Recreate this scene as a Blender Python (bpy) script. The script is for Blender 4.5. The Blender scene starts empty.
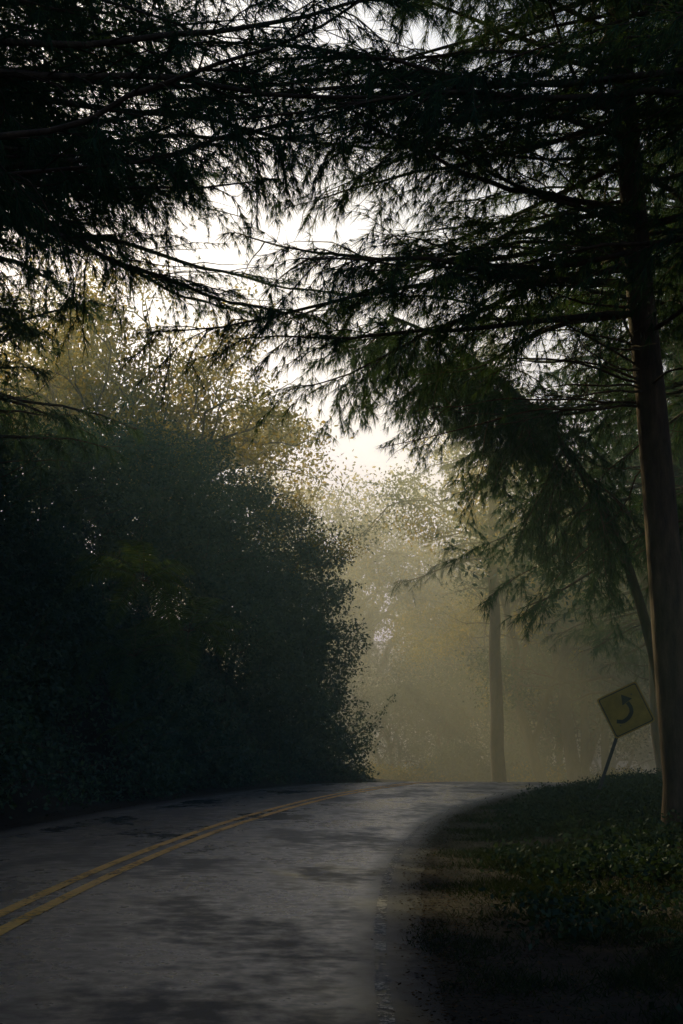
import bpy, math, numpy as np, random, zlib
from mathutils import Vector, noise
R=np.random.default_rng(7); random.seed(7)
def reseed(s):
    global R
    R=np.random.default_rng(zlib.crc32(str(s).encode())); random.seed(str(s))
sc=bpy.context.scene
def nrm(v):
    v=np.asarray(v,float); return v/np.maximum(np.linalg.norm(v,axis=-1,keepdims=True),1e-9)
# ---------------- materials
def mat(name):
    m=bpy.data.materials.new(name); m.use_nodes=True; nt=m.node_tree; nt.nodes.clear(); return m,nt
def N(nt,t,**k):
    n=nt.nodes.new(t)
    for a,b in k.items(): setattr(n,a,b)
    return n
def ramp(nt,src,stops):
    r=N(nt,'ShaderNodeValToRGB'); e=r.color_ramp.elements
    e[0].position,e[0].color=stops[0][0],(*stops[0][1],1); e[1].position,e[1].color=stops[-1][0],(*stops[-1][1],1)
    for p,c in stops[1:-1]:
        x=e.new(p); x.color=(*c,1)
    nt.links.new(src,r.inputs[0]); return r.outputs[0]
def noisen(nt,scale,detail=5,rough=.6,coord='Object',vec=None,mapscale=None):
    n=N(nt,'ShaderNodeTexNoise'); n.inputs['Scale'].default_value=scale; n.inputs['Detail'].default_value=detail; n.inputs['Roughness'].default_value=rough
    tc=N(nt,'ShaderNodeTexCoord'); o=tc.outputs[coord]
    if mapscale:
        mp=N(nt,'ShaderNodeMapping'); mp.inputs['Scale'].default_value=mapscale; nt.links.new(o,mp.inputs[0]); o=mp.outputs[0]
    nt.links.new(o,n.inputs['Vector']); return n.outputs['Fac']
def leafmat(name,c1,c2,c3,trans=.35,tcol=(1.5,1.4,.5),rough=.5,spec=0):
    m,nt=mat(name); L=nt.links
    g=N(nt,'ShaderNodeNewGeometry'); 
    col=ramp(nt,g.outputs['Random Per Island'],[(.1,c1),(.5,c2),(.95,c3)])
    p=N(nt,'ShaderNodeBsdfDiffuse'); L.new(col,p.inputs['Color'])
    t=N(nt,'ShaderNodeBsdfTranslucent'); mx=N(nt,'ShaderNodeMixRGB',blend_type='MULTIPLY'); mx.inputs[0].default_value=1; L.new(col,mx.inputs[1]); mx.inputs[2].default_value=(*tcol,1); L.new(mx.outputs[0],t.inputs[0])
    s=N(nt,'ShaderNodeMixShader'); s.inputs[0].default_value=trans; L.new(p.outputs[0],s.inputs[1]); L.new(t.outputs[0],s.inputs[2])
    o=N(nt,'ShaderNodeOutputMaterial')
    if spec:
        gl=N(nt,'ShaderNodeBsdfGlossy'); gl.inputs['Roughness'].default_value=rough; gl.inputs['Color'].default_value=(.8,.9,1,1)
        s2=N(nt,'ShaderNodeMixShader'); s2.inputs[0].default_value=spec; L.new(s.outputs[0],s2.inputs[1]); L.new(gl.outputs[0],s2.inputs[2]); s=s2
    L.new(s.outputs[0],o.inputs[0]); return m
def simple(name,stops,scale=8,rough=.8,bump=.3,mapscale=None,spec=.3):
    m,nt=mat(name); L=nt.links
    n=noisen(nt,scale,8,.65,mapscale=mapscale); col=ramp(nt,n,stops)
    p=N(nt,'ShaderNodeBsdfPrincipled'); L.new(col,p.inputs['Base Color']); p.inputs['Roughness'].default_value=rough; p.inputs['Specular IOR Level'].default_value=spec
    if bump:
        b=N(nt,'ShaderNodeBump'); b.inputs['Strength'].default_value=bump; b.inputs['Distance'].default_value=.05; L.new(n,b.inputs['Height']); L.new(b.outputs[0],p.inputs['Normal'])
    o=N(nt,'ShaderNodeOutputMaterial'); L.new(p.outputs[0],o.inputs[0]); return m
M_needle=leafmat('pine_needles',(.026,.058,.044),(.042,.084,.056),(.068,.108,.054),.35)
M_leaf=leafmat('shrub_leaves',(.018,.050,.036),(.034,.074,.050),(.060,.10,.052),.25,(1.5,1.4,.5),.5,.025)
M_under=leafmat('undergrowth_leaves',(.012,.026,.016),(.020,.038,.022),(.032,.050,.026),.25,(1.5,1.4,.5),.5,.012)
M_gold=leafmat('sun_tinted_leaves',(.11,.115,.02),(.20,.17,.028),(.34,.25,.038),.55,(1.5,1.28,.28))  # backlit sun glow put into the leaf colour as a raised gold
M_fern=leafmat('fern_fronds',(.03,.06,.035),(.05,.085,.045),(.07,.10,.05),.35)
M_grass=leafmat('grass_blades',(.014,.024,.014),(.020,.032,.017),(.034,.043,.02),.25)
M_litter=leafmat('leaf_litter',(.016,.012,.009),(.03,.022,.014),(.07,.048,.025),.15,(1.2,1,.6))
M_bark=simple('bark',[(.3,(.035,.024,.018)),(.55,(.095,.055,.036)),(.75,(.17,.10,.062))],7,.9,.9,(1,1,.25))
M_bark2=simple('bark_pale',[(.3,(.06,.04,.025)),(.7,(.16,.10,.05))],6,.9,.7,(1,1,.3))
M_soil=simple('forest_soil',[(.3,(.010,.010,.009)),(.55,(.016,.014,.012)),(.75,(.016,.022,.014))],1.7,.95,.8,None,.1)
# asphalt
def asphalt():
    m,nt=mat('wet_asphalt'); L=nt.links
    fine=noisen(nt,90,4,.7); big=noisen(nt,.5,6,.62,mapscale=(1,.55,1)); mid=noisen(nt,5,6,.6)
    col=ramp(nt,fine,[(.3,(.008,.014,.022)),(.7,(.020,.031,.048))])
    bc=ramp(nt,big,[(.42,(.28,.28,.28)),(.56,(1,1,1))])
    mx=N(nt,'ShaderNodeMixRGB',blend_type='MULTIPLY'); mx.inputs[0].default_value=1; L.new(col,mx.inputs[1]); L.new(bc,mx.inputs[2])
    p=N(nt,'ShaderNodeBsdfPrincipled')
    ad=N(nt,'ShaderNodeMixRGB'); ad.inputs[0].default_value=.3; L.new(big,ad.inputs[1]); L.new(mid,ad.inputs[2])
    r=ramp(nt,ad.outputs[0],[(.42,(.66,)*3),(.57,(.20,)*3)])
    at=N(nt,'ShaderNodeAttribute',attribute_name='edge'); m1=N(nt,'ShaderNodeMath',operation='MULTIPLY_ADD'); L.new(mid,m1.inputs[0]); m1.inputs[1].default_value=.22; L.new(at.outputs['Fac'],m1.inputs[2])
    m2=N(nt,'ShaderNodeMath',operation='MULTIPLY_ADD'); L.new(big,m2.inputs[0]); m2.inputs[1].default_value=.25; L.new(m1.outputs[0],m2.inputs[2])
    mr=N(nt,'ShaderNodeMapRange'); mr.inputs['From Min'].default_value=1.06; mr.inputs['From Max'].default_value=1.27; L.new(m2.outputs[0],mr.inputs['Value']); dirt=mr.outputs[0]
    mc=N(nt,'ShaderNodeMixRGB'); L.new(dirt,mc.inputs[0]); L.new(mx.outputs[0],mc.inputs[1]); mc.inputs[2].default_value=(.014,.014,.013,1); L.new(mc.outputs[0],p.inputs['Base Color'])
    mrf=N(nt,'ShaderNodeMixRGB'); L.new(dirt,mrf.inputs[0]); L.new(r,mrf.inputs[1]); mrf.inputs[2].default_value=(.9,.9,.9,1); L.new(mrf.outputs[0],p.inputs['Roughness'])
    sp=N(nt,'ShaderNodeMapRange'); L.new(dirt,sp.inputs['Value']); sp.inputs['To Min'].default_value=.36; sp.inputs['To Max'].default_value=.10; L.new(sp.outputs[0],p.inputs['Specular IOR Level'])
    p.inputs['Specular Tint'].default_value=(.48,.74,1,1)
    b=N(nt,'ShaderNodeBump'); b.inputs['Strength'].default_value=.5; b.inputs['Distance'].default_value=.008; L.new(fine,b.inputs['Height'])
    b2=N(nt,'ShaderNodeBump'); b2.inputs['Strength'].default_value=.16; b2.inputs['Distance'].default_value=.03; L.new(mid,b2.inputs['Height']); L.new(b.outputs[0],b2.inputs['Normal']); L.new(b2.outputs[0],p.inputs['Normal'])
    o=N(nt,'ShaderNodeOutputMaterial'); L.new(p.outputs[0],o.inputs[0]); return m
M_asph=asphalt()
def paint(name,c,wear=.5):
    m,nt=mat(name); L=nt.links
    n=noisen(nt,14,8,.75); n2=noisen(nt,1.2,3,.6)
    ad=N(nt,'ShaderNodeMixRGB'); ad.inputs[0].default_value=.4; L.new(n,ad.inputs[1]); L.new(n2,ad.inputs[2])
    fac=ramp(nt,ad.outputs[0],[(wear-.05,(0,0,0)),(wear+.03,(1,1,1))]); col=ramp(nt,n,[(.3,tuple(x*.6 for x in c)),(.65,c)])
    p=N(nt,'ShaderNodeBsdfPrincipled'); L.new(col,p.inputs['Base Color']); p.inputs['Roughness'].default_value=.7
    t=N(nt,'ShaderNodeBsdfTransparent'); s=N(nt,'ShaderNodeMixShader'); L.new(fac,s.inputs[0]); L.new(t.outputs[0],s.inputs[1]); L.new(p.outputs[0],s.inputs[2])
    o=N(nt,'ShaderNodeOutputMaterial'); L.new(s.outputs[0],o.inputs[0]); return m
M_yel=paint('yellow_road_paint',(.74,.37,.05),.45)
M_wht=paint('white_road_paint',(.15,.155,.15),.535)
# ---------------- mesh builder
class MB:
    def __init__(s): s.v=[];s.q=[];s.t=[];s.qm=[];s.tm=[];s.n=0
    def add(s,v,f,m=0):
        v=np.asarray(v,float).reshape(-1,3); f=np.asarray(f,int)
        if len(v)==0: return
        (s.q if f.shape[1]==4 else s.t).append(f+s.n); (s.qm if f.shape[1]==4 else s.tm).append(np.full(len(f),m)); s.v.append(v); s.n+=len(v)
    def mesh(s,name,mats,smooth=False):
        me=bpy.data.meshes.new(name); v=np.concatenate(s.v)
        q=np.concatenate(s.q) if s.q else np.zeros((0,4),int); t=np.concatenate(s.t) if s.t else np.zeros((0,3),int)
        mi=np.concatenate([np.concatenate(x) for x in (s.qm,s.tm) if x])
        me.vertices.add(len(v)); me.vertices.foreach_set('co',v.ravel())
        loops=np.concatenate([q.ravel(),t.ravel()]); me.loops.add(len(loops)); me.loops.foreach_set('vertex_index',loops)
        st=np.concatenate([np.arange(len(q))*4,len(q)*4+np.arange(len(t))*3]); me.polygons.add(len(st)); me.polygons.foreach_set('loop_start',st)
        me.polygons.foreach_set('material_index',mi); 
        if smooth: me.polygons.foreach_set('use_smooth',np.ones(len(st),bool))
        for m in mats: me.materials.append(m)
        me.update(calc_edges=True); me.validate(); return me
    def obj(s,name,mats,smooth=False):
        o=bpy.data.objects.new(name,s.mesh(name,mats,smooth)); sc.collection.objects.link(o); return o
def tube(mb,pts,rad,sides=6,m=0):
    pts=np.asarray(pts,float); rad=np.asarray(rad,float); n=len(pts)
    tg=nrm(np.gradient(pts,axis=0)); ref=np.tile([0.,0,1],(n,1)); 
    if abs(tg[:,2]).mean()>.8: ref=np.tile([1.,0,0],(n,1))
    a=nrm(np.cross(tg,ref)); b=np.cross(tg,a)
    th=np.arange(sides)/sides*2*np.pi
    v=pts[:,None]+rad[:,None,None]*(np.cos(th)[None,:,None]*a[:,None]+np.sin(th)[None,:,None]*b[:,None])
    i=np.arange(n-1)[:,None]*sides; j=np.arange(sides)[None]; k=(j+1)%sides
    f=np.stack([i+j,i+k,i+sides+k,i+sides+j],-1).reshape(-1,4); mb.add(v,f,m)
def needles(mb,pos,dirs,n=14,ln=.22,w=.006,droop=.5,spread=.6,m=0):
    pos=np.repeat(np.asarray(pos),n,0); d=np.repeat(np.asarray(dirs),n,0); K=len(pos)
    d=nrm(d+R.normal(0,spread,(K,3))+np.array([0,0,-droop])); l=ln*R.uniform(.6,1.15,(K,1))
    s=nrm(np.cross(d,R.normal(0,1,(K,3))))*w
    tip=pos+d*l+np.array([0,0,-1.])*l*.1
    v=np.stack([pos-s*.5,pos+s*.5,tip],1).reshape(-1,3)
    mb.add(v,np.arange(K)[:,None]*3+np.array([[0,1,2]]),m)
def leaves(mb,pos,size,m=0,out=None,asp=.45,bias=.5,flat=.0):
    pos=np.asarray(pos); K=len(pos); size=size*R.uniform(.55,1.25,(K,1))
    d=R.normal(0,1,(K,3)); 
    if out is not None: d=d*.8+out*bias
    d[:,2]-=.35; d=nrm(d)
    s=nrm(np.cross(d,R.normal(0,1,(K,3))+np.array([0,0,flat])))
    nn=np.cross(d,s)
    v=np.stack([pos,pos+d*size*.45+s*size*asp*.5+nn*size*.07,pos+d*size,pos+d*size*.45-s*size*asp*.5+nn*size*.07],1).reshape(-1,3)
    mb.add(v,np.arange(K)[:,None]*4+np.array([[0,1,2,3]]),m)
def path(p0,d0,L,n,wig=.1,grav=0.,zc=None):
    p=[np.array(p0,float)]; d=nrm(np.array(d0,float)); 
    for i in range(n):
        d=nrm(d+R.normal(0,wig,3)+np.array([0,0,-grav]))
        if zc is not None: d[2]=min(max(d[2],zc),.5); d=nrm(d)
        p.append(p[-1]+d*L/n)
    return np.array(p)
def interp(P,t):
    x=t*(len(P)-1); i=int(min(x,len(P)-2)); return P[i]+(P[i+1]-P[i])*(x-i), nrm(P[i+1]-P[i])
def pine_branch(mb,p0,d0,L,r,dens=1.,bare=.25,grav=.04,nl=.22,nn=14,nw=.006,wig=.09,step=.22,zc=None):
    P=path(p0,d0,L,max(6,int(L*2.2)),wig,grav,zc); n=len(P)
    tube(mb,P,np.linspace(r,r*.15,n),5,0)
    tp=[];td=[]
    k=int(L*(1-bare)/step*dens)+2
    for i in range(k):
        t=bare+(1-bare)*(i+R.random())/k; q,dd=interp(P,min(t,.999))
        side=nrm(np.cross(dd,[0,0,1]))*(1 if R.random()<.5 else -1)
        tl=R.uniform(.4,1.35)*(1.15-.65*t)*min(1.6,.45+L*.17)
        T=path(q,dd*.75+side*R.uniform(.4,1)+np.array([0,0,R.uniform(-.5,.4)]),tl,5,.14,.09)
        tube(mb,T,np.linspace(max(.004,r*.18),.003,6),3,0)
        live=R.random()<.8
        if not live: continue
        for u in np.arange(.2,1.01,.13/tl):
            a,b=interp(T,min(u,.999)); tp.append(a); td.append(b)
        for _ in range(2 if R.random()<.6 else 1):
            a,b=interp(T,R.uniform(.3,.8)); T2=path(a,b+R.normal(0,.6,3),tl*.55,3,.1,.15); tube(mb,T2,[.004,.004,.003,.002],3,0)
            for u in np.arange(.2,1.01,.16/(tl*.55)):
                a,b=interp(T2,min(u,.999)); tp.append(a); td.append(b)
    for u in np.linspace(.8,1,4):
        a,b=interp(P,min(u,.999)); tp.append(a); td.append(b)
    needles(mb,tp,td,nn,nl,nw,.55,.5,1)
def pine(name,H,r0,nb,zlo,Lmax,lean=(0,0),dens=1.,nn=14,nw=.006,az=None,dead=6,nl=.22,bark=M_bark,aspr=.7,br=.011,wig=.09,e0=-.05,grav=.035,zc=None,wb=.035):
    reseed(name)
    mb=MB(); z=np.linspace(-.6,H,16); wob=np.cumsum(R.normal(0,wb,(16,2)),0)
    T=np.stack([lean[0]*z/H+wob[:,0],lean[1]*z/H+wob[:,1],z],1); T[:2,:2]=[[0,0],[0,0]]
    rr=r0*(1-.75*np.linspace(0,1,16)); rr[0]*=1.35
    tube(mb,T,rr,14,0)
    def at(h):
        t=(h+.6)/(H+.6); return interp(T,min(t,.999))[0]
    for i in range(dead):
        h=R.uniform(zlo*.75,zlo*1.5); a=R.uniform(0,2*np.pi) if az is None else R.normal(az,.9)
        P=path(at(h),[math.cos(a),math.sin(a),R.uniform(-.1,.3)],R.uniform(1.2,4.),10,.15,.01,zc); tube(mb,P,np.linspace(.02,.004,11),4,0)
        for _ in range(9):
            q,dd=interp(P,R.uniform(.2,.98)); T2=path(q,dd+R.normal(0,.7,3),R.uniform(.2,1.1),5,.15,.03); tube(mb,T2,np.linspace(.006,.002,6),3,0)
    for i in range(nb):
        f=(i+R.random())/nb; h=zlo+(H-zlo)*f*.99; a=R.uniform(0,2*np.pi)
        if az is not None and R.random()<aspr: a=R.normal(az,.65)
        L=Lmax*(1-.7*f**1.5)*R.uniform(.5,1.1)
        pine_branch(mb,at(h),[math.cos(a),math.sin(a),R.uniform(e0,.4)-.2*(1-f)],L,.015+br*L,dens,.2,grav,nl,nn,nw,wig,.22,zc)
    return mb.mesh(name,[bark,M_needle])
def broad(name,H,r0,lm,leafn=45,leafs=.12,crown=.45,spread=1.,levels=4,clr=.55,lean=(0,0),seedtw=.16,keep=.92):
    reseed(name)
    mb=MB(); lp=[]
    def grow(p,d,L,r,lev):
        P=path(p,d,L,6,seedtw,-.03 if lev<2 else .0); tube(mb,P,np.linspace(r,r*.6,7),8 if lev<2 else 4,0)
        if lev>=levels:
            lp.append(P[-1]); lp.append(P[3]); return
        k=3 if lev<3 else 2
        if lev==0: k=4
        for i in range(k):
            t=1. if i==0 else R.uniform(.5,1)
            q,dd=interp(P,min(t,.999)); dv=R.normal(0,1,3); dv-=dd*np.dot(dv,dd); dv=nrm(dv)
            nd=dd+dv*R.uniform(.5,1.1)*spread
            nd=nrm(nd); nd[2]=max(nd[2],-.1 if lev<3 else -.6)+.12
            grow(q,nd,L*R.uniform(.55,.8),r*.58,lev+1)
    grow(np.array([0,0,-.5]),np.array([lean[0],lean[1],1.]),H*crown,r0,0)
    lp=np.array(lp); lp=lp[R.random(len(lp))<keep]
    pos=np.repeat(lp,leafn,0)+R.normal(0,clr,(len(lp)*leafn,3))*np.array([1,1,.6])
    leaves(mb,pos,leafs,1,None,.5)
    return mb.mesh(name,[M_bark2 if lm is M_gold else M_bark,lm])
def place(me,name,loc,rz=0,s=1.,tilt=(0,0)):
    o=bpy.data.objects.new(name,me); sc.collection.objects.link(o); o.location=loc; o.rotation_euler=(tilt[0],tilt[1],rz); o.scale=(s,s,s); return o
# ---------------- terrain
def sstep(a,b,x):
    t=np.clip((x-a)/(b-a),0,1); return t*t*(3-2*t)
def xc(y):
    y=np.asarray(y,float); yy=np.clip(y,8,70); return -2.75+(yy-8)**2/220.+.006*np.clip(yy-30,0,40)**2+np.where(y>70,(y-70)*1.04,0)
def zr(y):
    y=np.asarray(y,float); t=np.clip(y-37.5,0,22); return -.0045*t**2-np.clip(y-59.5,0,25)*.19+np.clip(y-120,0,200)*.09
def wid(y): return .9*sstep(24,40,np.asarray(y,float))   # the right lane widens through the bend
def gz(d,y):
    d=np.asarray(d,float); d=np.where(d>0,np.maximum(d-wid(y)*np.clip(d/3,0,1),0),d)
    wob=.25*np.sin(y*.9)+.2*np.sin(y*.37+1)
    hl=1-.85*sstep(40,50,y)
    left=sstep(4.2+wob,8.2+wob,-d)*4.6*hl+sstep(8,20,-d)*3*hl
    right=sstep(4.2,7.0,d)*.25+sstep(7,25,d)*.4
    und=.05*np.sin(d*1.9+y*.7)*np.sin(y*1.3-d*.6)*sstep(3.6,5,abs(d))
    cut=-.05*(1-sstep(3.0,3.25,abs(d)))
    return zr(y)+left+right+und+cut
def G(x,y): return float(gz(x-xc(y),y))
da=np.unique(np.concatenate([np.linspace(-12,14,131),-12-np.geomspace(.5,250,30),14+np.geomspace(.5,250,30),[-3.3,3.3]]))
ya=np.concatenate([np.linspace(-80,-6,20),np.linspace(-5,60,200),np.linspace(61,450,90)])
D,Y=np.meshgrid(da,ya); Z=gz(D,Y); X=xc(Y)+D
nx=len(da); i=np.arange(len(ya)-1)[:,None]*nx; j=np.arange(nx-1)[None]
mb=MB(); mb.add(np.stack([X,Y,Z],-1),np.stack([i+j,i+j+1,i+nx+j+1,i+nx+j],-1).reshape(-1,4)); mb.obj('ground',[M_soil],True)
# road
def strip(name,d0,d1,y0,y1,z,m,nd=2,jag=0.,dy=.25):
    ys=np.arange(y0,y1,dy); ds=np.linspace(d0,d1,nd); D,Y=np.meshgrid(ds,ys)
    if jag:
        for c,sg in ((0,-1),(-1,1)):
            D[:,c]+=sg*np.array([noise.noise(Vector((y*.5,c*9.,0)))*jag+noise.noise(Vector((y*2.3,c*9.,3)))*jag*.3 for y in ys])
    crown=.05*(1-(D/3.3)**2)-.03
    Z=zr(Y)+crown+z; mb=MB(); nx=nd; i=np.arange(len(ys)-1)[:,None]*nx; j=np.arange(nx-1)[None]
    DW=D+np.where(D>0,wid(Y)*np.clip((D-.3)/2.7,0,1),0)
    mb.add(np.stack([xc(Y)+DW,Y,Z],-1),np.stack([i+j,i+j+1,i+nx+j+1,i+nx+j],-1).reshape(-1,4)); o=mb.obj(name,[m],True)
    a=o.data.attributes.new('edge','FLOAT','POINT'); a.data.foreach_set('value',(np.abs(D)/3.35).ravel()); return o
strip('road',-3.35,3.35,-40,140,.035,M_asph,27,.10)
yl=bpy.data.objects.new('road_centre_line',None); sc.collection.objects.link(yl)
a=strip('yellow_stripe_1',-.20,-.07,-40,138,.041,M_yel); b=strip('yellow_stripe_2',.07,.20,-40,138,.041,M_yel); a.parent=yl;b.parent=yl
strip('road_edge_line',2.95,3.04,-40,138,.041,M_wht)
# ---------------- left bank shrubs
reseed('bank')
mb=MB(); cc=[];oo=[];rr=[]
ys=np.arange(-2,46.5,.5)
for y in ys:
    for h in np.arange(.2,12.7,.5):
        yy=y+R.uniform(-.3,.3); hh=h+R.uniform(-.25,.25)
        top=8.5+1.3*noise.noise(Vector((yy*.22,0,0)))+.5*math.sin(yy*.5)+1.2*noise.noise(Vector((yy*.7,4,0)))
        top+=.8*sstep(24,34,yy)-1.2*sstep(40,46,yy)+1.8*(1-sstep(24,29,yy))
        if hh>top: continue
        bul=1.5*noise.noise(Vector((yy*.30,hh*.40,5)))+.8*noise.noise(Vector((yy*.9,hh*1.,9)))
        d=-4.5-.34*min(hh,6)**1.05+bul*.95-.45*max(0,hh-6)
        if yy>34: d+=.36*min(hh,6)*sstep(34,43,yy)-.5*sstep(38,45,yy)
        for lay in (0,1,2):
            if lay and hh<3 and yy<36: continue
            if lay==2 and (hh>top-1 or yy<14): continue
            cc.append((xc(yy)+d-.75*lay,yy+.2*lay,hh-.1+min(0,zr(yy)))); oo.append((.9,-.25,.35)); rr.append(R.uniform(.35,.62))
cc=np.array(cc);oo=nrm(np.array(oo));rr=np.array(rr)
k=np.where(cc[:,1]<12,60,145); idx=np.repeat(np.arange(len(cc)),k); K=len(idx)
pos=cc[idx]+nrm(R.normal(0,1,(K,3)))*rr[idx][:,None]*R.uniform(.35,1.15,(K,1))
leaves(mb,pos,.12,0,oo[idx],.5)
for c in cc[R.random(len(cc))<.22]:
    T=path(c,nrm(np.array([.5,-.2,.9])+R.normal(0,.5,3)),R.uniform(.6,2.),6,.12,.08); tube(mb,T,np.linspace(.012,.003,7),3,1)
    u=R.random(60); pts=np.array([interp(T,min(.2+.8*x,.999))[0] for x in u])+R.normal(0,.09,(60,3)); leaves(mb,pts,.12,0,None,.45)
mb.obj('shrub_bank',[M_leaf,M_bark])
# ferns
def fern(n=9,L=1.3):
    mb=MB()
    for i in range(n):
        a=i/n*2*np.pi+R.uniform(-.3,.3); P=path([0,0,0],[math.cos(a),math.sin(a),R.uniform(.6,1.3)],L*R.uniform(.7,1.1),14,.03,.13)
        tube(mb,P,np.linspace(.007,.002,15),3,1)
        for s in (-1,1):
            K=44; t=np.linspace(.12,.99,K); pp=[interp(P,min(x,.999)) for x in t]; p=np.array([x[0] for x in pp]); dd=np.array([x[1] for x in pp])
            side=nrm(np.cross(dd,[0,0,1]))*s; ll=(L*.2*np.sin(np.pi*(t*.9+.08))**.7)[:,None]; w=.008*L
            dr=nrm(side+dd*.35+np.array([0,0,-.25])+R.normal(0,.08,(K,3)))
            v=np.stack([p,p+dr*ll*.4+dd*w,p+dr*ll,p+dr*ll*.4-dd*w*.7],1).reshape(-1,3); mb.add(v,np.arange(K)[:,None]*4+np.array([[0,1,2,3]]),0)
    return mb.mesh('fern',[M_fern,M_bark])
ferns=[fern(10,1.5),fern(8,1.1),fern(12,1.8)]
for (x,y,z,s) in [(-3.5,25,4.1,.9),(-3.7,25.5,2.8,.8),(-3.0,28,3.4,.9),(-3.6,24,1.5,.7)]:
    place(ferns[random.randint(0,2)],'fern',(x,y,z),R.uniform(0,6),s,(0,.5))
for (d,y,s) in [(5.6,12,.35),(6.2,15,.4),(7,20,.5),(8.8,36,1.),(9,31,.9),(5.2,10,.3),(7.4,33,.8)]:
    x=float(xc(y))+d; place(ferns[random.randint(0,2)],'fern',(x,y,G(x,y)),R.uniform(0,6),s)
# ---------------- grass & undergrowth right
reseed('grass')
mb=MB(); K=200000
y=3+45*R.random(K)**1.5; d=3.3+np.abs(R.normal(0,3.0,K)); d+=.2*np.sin(y*2.1)
pch=np.array([noise.noise(Vector((a*.8,b*.8,0))) for a,b in zip(d,y)]); keep=(pch>-.2+.3*(d<4.4))|(R.random(K)<.35); y=y[keep];d=d[keep];pch=pch[keep];K=len(y)
dw=d+wid(y)
p=np.stack([xc(y)+dw,y,gz(dw,y)-.01],1); dr=nrm(R.normal(0,.55,(K,3))+np.array([0,0,1.])); l=((.06+.12*np.clip(pch+.4,0,1))*np.clip((d-2.9)/1.6,.3,1))[:,None]*R.uniform(.4,1.3,(K,1)); s=nrm(np.cross(dr,R.normal(0,1,(K,3))))*.005
tip=p+dr*l+nrm(dr*[1,1,0])*l*.35
mb.add(np.stack([p-s,p+s,tip],1).reshape(-1,3),np.arange(K)[:,None]*3+np.array([[0,1,2]]),0)
mb.obj('grass',[M_grass])
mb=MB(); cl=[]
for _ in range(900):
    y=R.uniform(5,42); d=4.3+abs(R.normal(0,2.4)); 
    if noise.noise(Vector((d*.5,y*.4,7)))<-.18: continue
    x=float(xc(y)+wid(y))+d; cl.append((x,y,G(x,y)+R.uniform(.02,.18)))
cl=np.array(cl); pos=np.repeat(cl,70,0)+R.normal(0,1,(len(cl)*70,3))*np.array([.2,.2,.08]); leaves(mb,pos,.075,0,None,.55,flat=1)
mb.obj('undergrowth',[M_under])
# leaf litter
mb=MB(); K=22000; y=3+42*R.random(K)**1.5; sd=np.where(R.random(K)<.72,1,-1); d=sd*(3.36+np.abs(R.normal(0,.38,K))*np.where(R.random(K)<.5,1,2.2)-np.abs(R.normal(0,.16,K)))
K2=160; y=np.concatenate([y,3+40*R.random(K2)]); d=np.concatenate([d,R.uniform(-3.3,3.3,K2)]); K=len(y)
dw=d+np.where(d>0,wid(y)*np.clip((d-.3)/2.7,0,1),0)
zz=np.where(abs(d)<3.3,zr(y)+.05*(1-(d/3.3)**2)+.012,gz(dw,y)+.012)
p=np.stack([xc(y)+dw,y,zz],1); an=R.uniform(0,6.28,K); dr=np.stack([np.cos(an),np.sin(an),R.uniform(-.05,.3,K)],1); s=np.stack([-np.sin(an),np.cos(an),R.uniform(-.2,.2,K)],1); L_=(R.uniform(.012,.045,K))[:,None]
mb.add(np.stack([p,p+dr*L_*.5+s*L_*.3,p+dr*L_,p+dr*L_*.5-s*L_*.3],1).reshape(-1,3),np.arange(K)[:,None]*4+np.array([[0,1,2,3]]),0)
mb.obj('leaf_litter',[M_litter])
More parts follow.
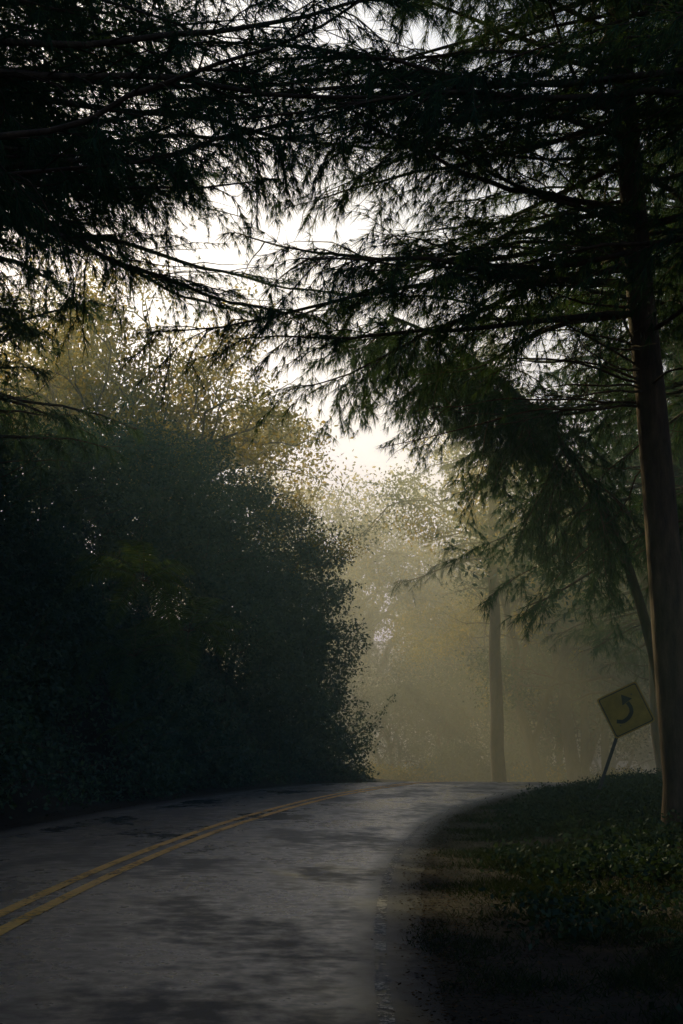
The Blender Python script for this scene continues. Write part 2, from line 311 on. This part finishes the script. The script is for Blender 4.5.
# ---------------- road sign
def sign():
    root=bpy.data.objects.new('traffic_sign',None); sc.collection.objects.link(root)
    my=simple('sign_yellow',[(.3,(.30,.18,.025)),(.7,(.50,.30,.04))],5,.45,0); mk=simple('sign_black',[(.3,(.01,.01,.01)),(.7,(.02,.02,.02))],5,.5,0); mm=simple('sign_steel',[(.3,(.04,.04,.04)),(.7,(.08,.08,.075))],12,.6,.1)
    def ext(name,poly,y0,y1,m):
        me=bpy.data.meshes.new(name); n=len(poly); v=[(a,y0,b) for a,b in poly]+[(a,y1,b) for a,b in poly]
        f=[list(range(n)),list(range(2*n-1,n-1,-1))]+[[i,i+n,(i+1)%n+n,(i+1)%n] for i in range(n)]
        me.from_pydata(v,[],f); me.materials.append(m); o=bpy.data.objects.new(name,me); sc.collection.objects.link(o); o.parent=root
    def rd(h,rad):
        out=[]
        for k in range(4):
            a0=k*math.pi/2; c=(math.cos(a0)*(h-rad*1.414),math.sin(a0)*(h-rad*1.414))
            for t in np.linspace(-math.pi/4,math.pi/4,6): out.append((c[0]+rad*math.cos(a0+t),c[1]+rad*math.sin(a0+t)))
        return out
    ext('sign_plate',rd(.56,.05),-.003,.0,my)
    o_=rd(.525,.04); i_=rd(.50,.035); me=bpy.data.meshes.new('border'); n=len(o_)
    me.from_pydata([(a,-.005,b) for a,b in o_]+[(a,-.005,b) for a,b in i_],[],[[i,(i+1)%n,(i+1)%n+n,i+n] for i in range(n)]); me.materials.append(mk); o=bpy.data.objects.new('border',me); sc.collection.objects.link(o); o.parent=root
    c=[(-.09,-.25),(.02,-.22),(.09,-.12),(.11,.0),(.06,.09),(-.02,.14)]
    C=[np.array(Vector(c[min(int(t),4)]).lerp(Vector(c[min(int(t),4)+1]),t-min(int(t),4))) for t in np.linspace(0,5,26)]
    C=np.array(C); 
    for _ in range(3): C[1:-1]=(C[:-2]+C[1:-1]*2+C[2:])/4
    tg=nrm(np.gradient(C,axis=0)); nn=np.stack([-tg[:,1],tg[:,0]],1)*.035
    ext('arrow_stem',[tuple(x) for x in C+nn]+[tuple(x) for x in (C-nn)[::-1]],-.007,-.0035,mk)
    ext('arrow_head',[(-.17,.235),(-.085,.055),(.035,.235)],-.0095,-.0075,mk)
    ext('post',[(-.03,-2.1),(.03,-2.1),(.03,.42),(-.03,.42)],.004,.03,mm)
    for z in(.3,-.3):
        bpy.ops.mesh.primitive_cylinder_add(vertices=8,radius=.012,depth=.012,location=(0,-.009,z),rotation=(math.pi/2,0,0)); o=bpy.context.object; o.name='bolt'; o.data.materials.append(mm); o.parent=root
    return root
s=sign(); s.location=(5.15,26,1.86); s.rotation_euler=(0,math.radians(20),math.radians(-6))
# ---------------- trees
me=pine('pine_tree',18,.26,74,6.4,6.6,(-.75,.2),1.1,15,.008,math.pi*1.0,30,.25,M_bark,.62,.006,.12,-.02,.025,-.22,.012)
place(me,'pine_tree',(4.25,18,G(4.25,18)))
def leaning():
    reseed('lean')
    mb=MB(); P=np.array([[6.5,28,.1],[6.3,28,2.1],[5.95,28,3.8],[5.4,28,5.6],[4.4,27.8,7.2],[3.2,27.6,8.4],[2.0,27.4,9.2],[.9,27.2,9.6]])
    T=np.array([interp(P,t)[0] for t in np.linspace(0,.999,24)]); 
    for _ in range(2): T[1:-1]=(T[:-2]+T[1:-1]*2+T[2:])/4
    tube(mb,T,np.linspace(.13,.03,24),8,0)
    for i in range(95):
        t=R.uniform(.42,.99); q,dd=interp(T,min(t,.999)); a=R.uniform(0,6.28)
        pine_branch(mb,q,[math.cos(a)*.8-.2,math.sin(a)*.8,R.uniform(-.95,.25)],R.uniform(1.3,3.3)*(1.15-.3*t),.022,1.2,.12,.095,.24,15,.010)
    return mb.obj('leaning_pine_tree',[M_bark,M_needle])
leaning()
pA=pine('pine_tree_mesh_a',17,.22,60,4.2,4.8,(.3,.2),1.,10,.014,None,10,.28)
pB=pine('pine_tree_mesh_b',20,.26,66,4.8,5.4,(-.4,.1),1.,10,.014,None,12,.28)
pE=pine('pine_tree_mesh_e',20,.24,72,7.4,9.0,(.2,.1),1.05,14,.009,0.,20,.25,M_bark,.68,.006,.12,.10,.012,-.10)
for k,(x,y,s,rz,m) in enumerate([(8.8,24,1,1,pA),(9,31,1.1,2.2,pB),(8.4,36,1,4,pB),(9.8,44,1,3,pA),(12,26,1,5,pB),(8.2,12,1.05,2.6,pB),(11,17,1,1.1,pB),(13,45,1.1,2,pA),(11.5,37,1.1,0,pA),
   (-7.9,29,.9,1,pA),(-9.0,22.5,1.15,2,pB),(-11,13.5,1.1,2,pB)]):  # last pine is out of view on the left, added to block sun
    place(m,'pine_tree',(x,y,G(x,y)-.1),rz,s)
for (x,y,s,rz,m) in [(-7.2,14.5,1.,.0,pE),(-7.8,18.5,1.08,.2,pE),(-8.0,23.5,1.05,-.25,pE),(8.4,22,1.,3.0,pE),(7.1,13.5,.95,3.2,pE),(7.6,17.5,1.12,3.35,pE),(-7.6,6,1.,0,pE)]:  # last pine is unseen overhead cover, added to darken the near road
    place(m,'pine_tree',(x,y,G(x,y)-.3),rz,s)
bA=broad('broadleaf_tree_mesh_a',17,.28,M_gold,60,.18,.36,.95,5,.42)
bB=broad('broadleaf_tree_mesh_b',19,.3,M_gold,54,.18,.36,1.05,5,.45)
bC=broad('broadleaf_tree_mesh_c',14,.24,M_leaf,60,.18,.36,1.,5,.5)
bD=broad('broadleaf_tree_mesh_d',21,.34,M_leaf,70,.17,.36,1.,5,.55)
bE=broad('bush_mesh_a',7,.09,M_gold,60,.17,.26,1.2,4,.4)
bF=broad('bush_mesh_b',7,.09,M_leaf,70,.17,.26,1.2,4,.4)
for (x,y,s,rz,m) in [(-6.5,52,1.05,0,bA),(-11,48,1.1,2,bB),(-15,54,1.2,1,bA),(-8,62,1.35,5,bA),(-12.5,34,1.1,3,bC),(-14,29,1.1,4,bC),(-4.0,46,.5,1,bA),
   (-14,38,1.3,3,bC),(-13.5,23,1,1.3,bD),(14,38,1.05,2,bD),(13,50,1.3,4,bC),(-5.5,45,.9,2.5,bB),(-14,17,1.,.4,bD),(-13,10,.9,2.2,bD),(13,58,1,1,bC),(17,67,1.1,2,bC),(12,76,1,3,bC)]:  # nearest left broadleafs stand out of view, added to shade the road
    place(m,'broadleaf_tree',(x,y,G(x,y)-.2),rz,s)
pD=pine('pine_tree_mesh_d',20,.33,50,9.0,4.5,(.1,0),1.,10,.014,None,12,.28,M_bark2)
for (x,y,s,rz) in [(5.9,54,.9,0),(10.6,63,.7,2),(12.6,69,.75,4),(8.6,72,.8,1)]:
    place(pD,'pine_tree',(x,y,G(x,y)-.1),rz,s)
far=bpy.data.objects.new('distant_trees',None); sc.collection.objects.link(far)
reseed('far')
ms=[bA,bB,bC,bD,bA,pA,pB]; cnt=0
for (x,y,s,m) in [(1.5,88,1.35,bD),(5.5,100,1.6,bB),(9.5,90,1.3,bA),(3,118,1.7,bD),(-1.5,104,1.5,bB),(13,110,1.5,bD),(4,80,.9,bC),(8,74,.7,bC)]:
    o=place(m,'tree',(x,y,G(x,y)-.3),x,s); o.parent=far
while cnt<115:
    y=R.uniform(60,180); x=R.uniform(-50,60)*y/110
    if abs(x-xc(y))<5.5: continue
    if -14<x<8 and y<98: continue
    o=place(ms[random.randint(0,6)],'tree',(x,y,G(x,y)-.3),R.uniform(0,6),R.uniform(.8,1.15)); o.parent=far; cnt+=1
for _ in range(95):
    y=R.uniform(50,95); x=R.uniform(0.2,27)*y/80
    if abs(x-xc(y))<4.8: continue
    s_=R.uniform(.6,1.2); m_=[bE,bF,bE][random.randint(0,2)]
    if y<66 and x/y<.15: continue
    if y<66: m_=bF; s_*=.8
    o=place(m_,'bush',(x,y,G(x,y)-.4),R.uniform(0,6),s_); o.parent=far
# ---------------- mist
def vol(name,x0,x1,y0,y1,z0,z1,dens,an=.55,col=(1,1,1)):
    bpy.ops.mesh.primitive_cube_add(size=1,location=((x0+x1)/2,(y0+y1)/2,(z0+z1)/2)); o=bpy.context.object; o.name=name; o.scale=(x1-x0,y1-y0,z1-z0)
    m,nt=mat(name+'_volume'); v=N(nt,'ShaderNodeVolumeScatter'); v.inputs['Density'].default_value=dens; v.inputs['Anisotropy'].default_value=an; v.inputs['Color'].default_value=(*col,1)
    out=N(nt,'ShaderNodeOutputMaterial'); nt.links.new(v.outputs[0],out.inputs['Volume']); o.data.materials.append(m); return o
vol('mist',-120,130,38,200,-15,30,.014,.55,(1,1,.68))
vol('mist',-60,60,14,37.9,-3,24,.003,.35,(.6,.95,.95))
# ---------------- light
az=math.radians(-25); el=math.radians(26)
S=Vector((math.sin(az)*math.cos(el),math.cos(az)*math.cos(el),math.sin(el)))
l=bpy.data.lights.new('sun','SUN'); l.energy=5.; l.angle=math.radians(.8); l.color=(1,.83,.35)
o=bpy.data.objects.new('sun',l); sc.collection.objects.link(o); o.rotation_euler=S.to_track_quat('Z','Y').to_euler()
w=bpy.data.worlds.new('World'); sc.world=w; w.use_nodes=True; nt=w.node_tree; nt.nodes.clear()
sk=N(nt,'ShaderNodeTexSky',sky_type='NISHITA'); sk.sun_disc=False; sk.sun_elevation=el; sk.sun_rotation=az; sk.dust_density=1.8; sk.ozone_density=3
bg=N(nt,'ShaderNodeBackground'); bg.inputs[1].default_value=.13; ow=N(nt,'ShaderNodeOutputWorld'); nt.links.new(sk.outputs[0],bg.inputs[0]); nt.links.new(bg.outputs[0],ow.inputs[0])
# ---------------- camera
c=bpy.data.cameras.new('camera'); c.sensor_fit='VERTICAL'; c.sensor_height=36; c.lens=50; c.clip_end=2000; c.clip_start=.05
co=bpy.data.objects.new('camera',c); sc.collection.objects.link(co); co.location=(0,0,1.6); co.rotation_euler=(math.radians(98.5),0,0); sc.camera=co
sc.view_settings.view_transform='Standard'; sc.view_settings.look='None'; sc.view_settings.exposure=0
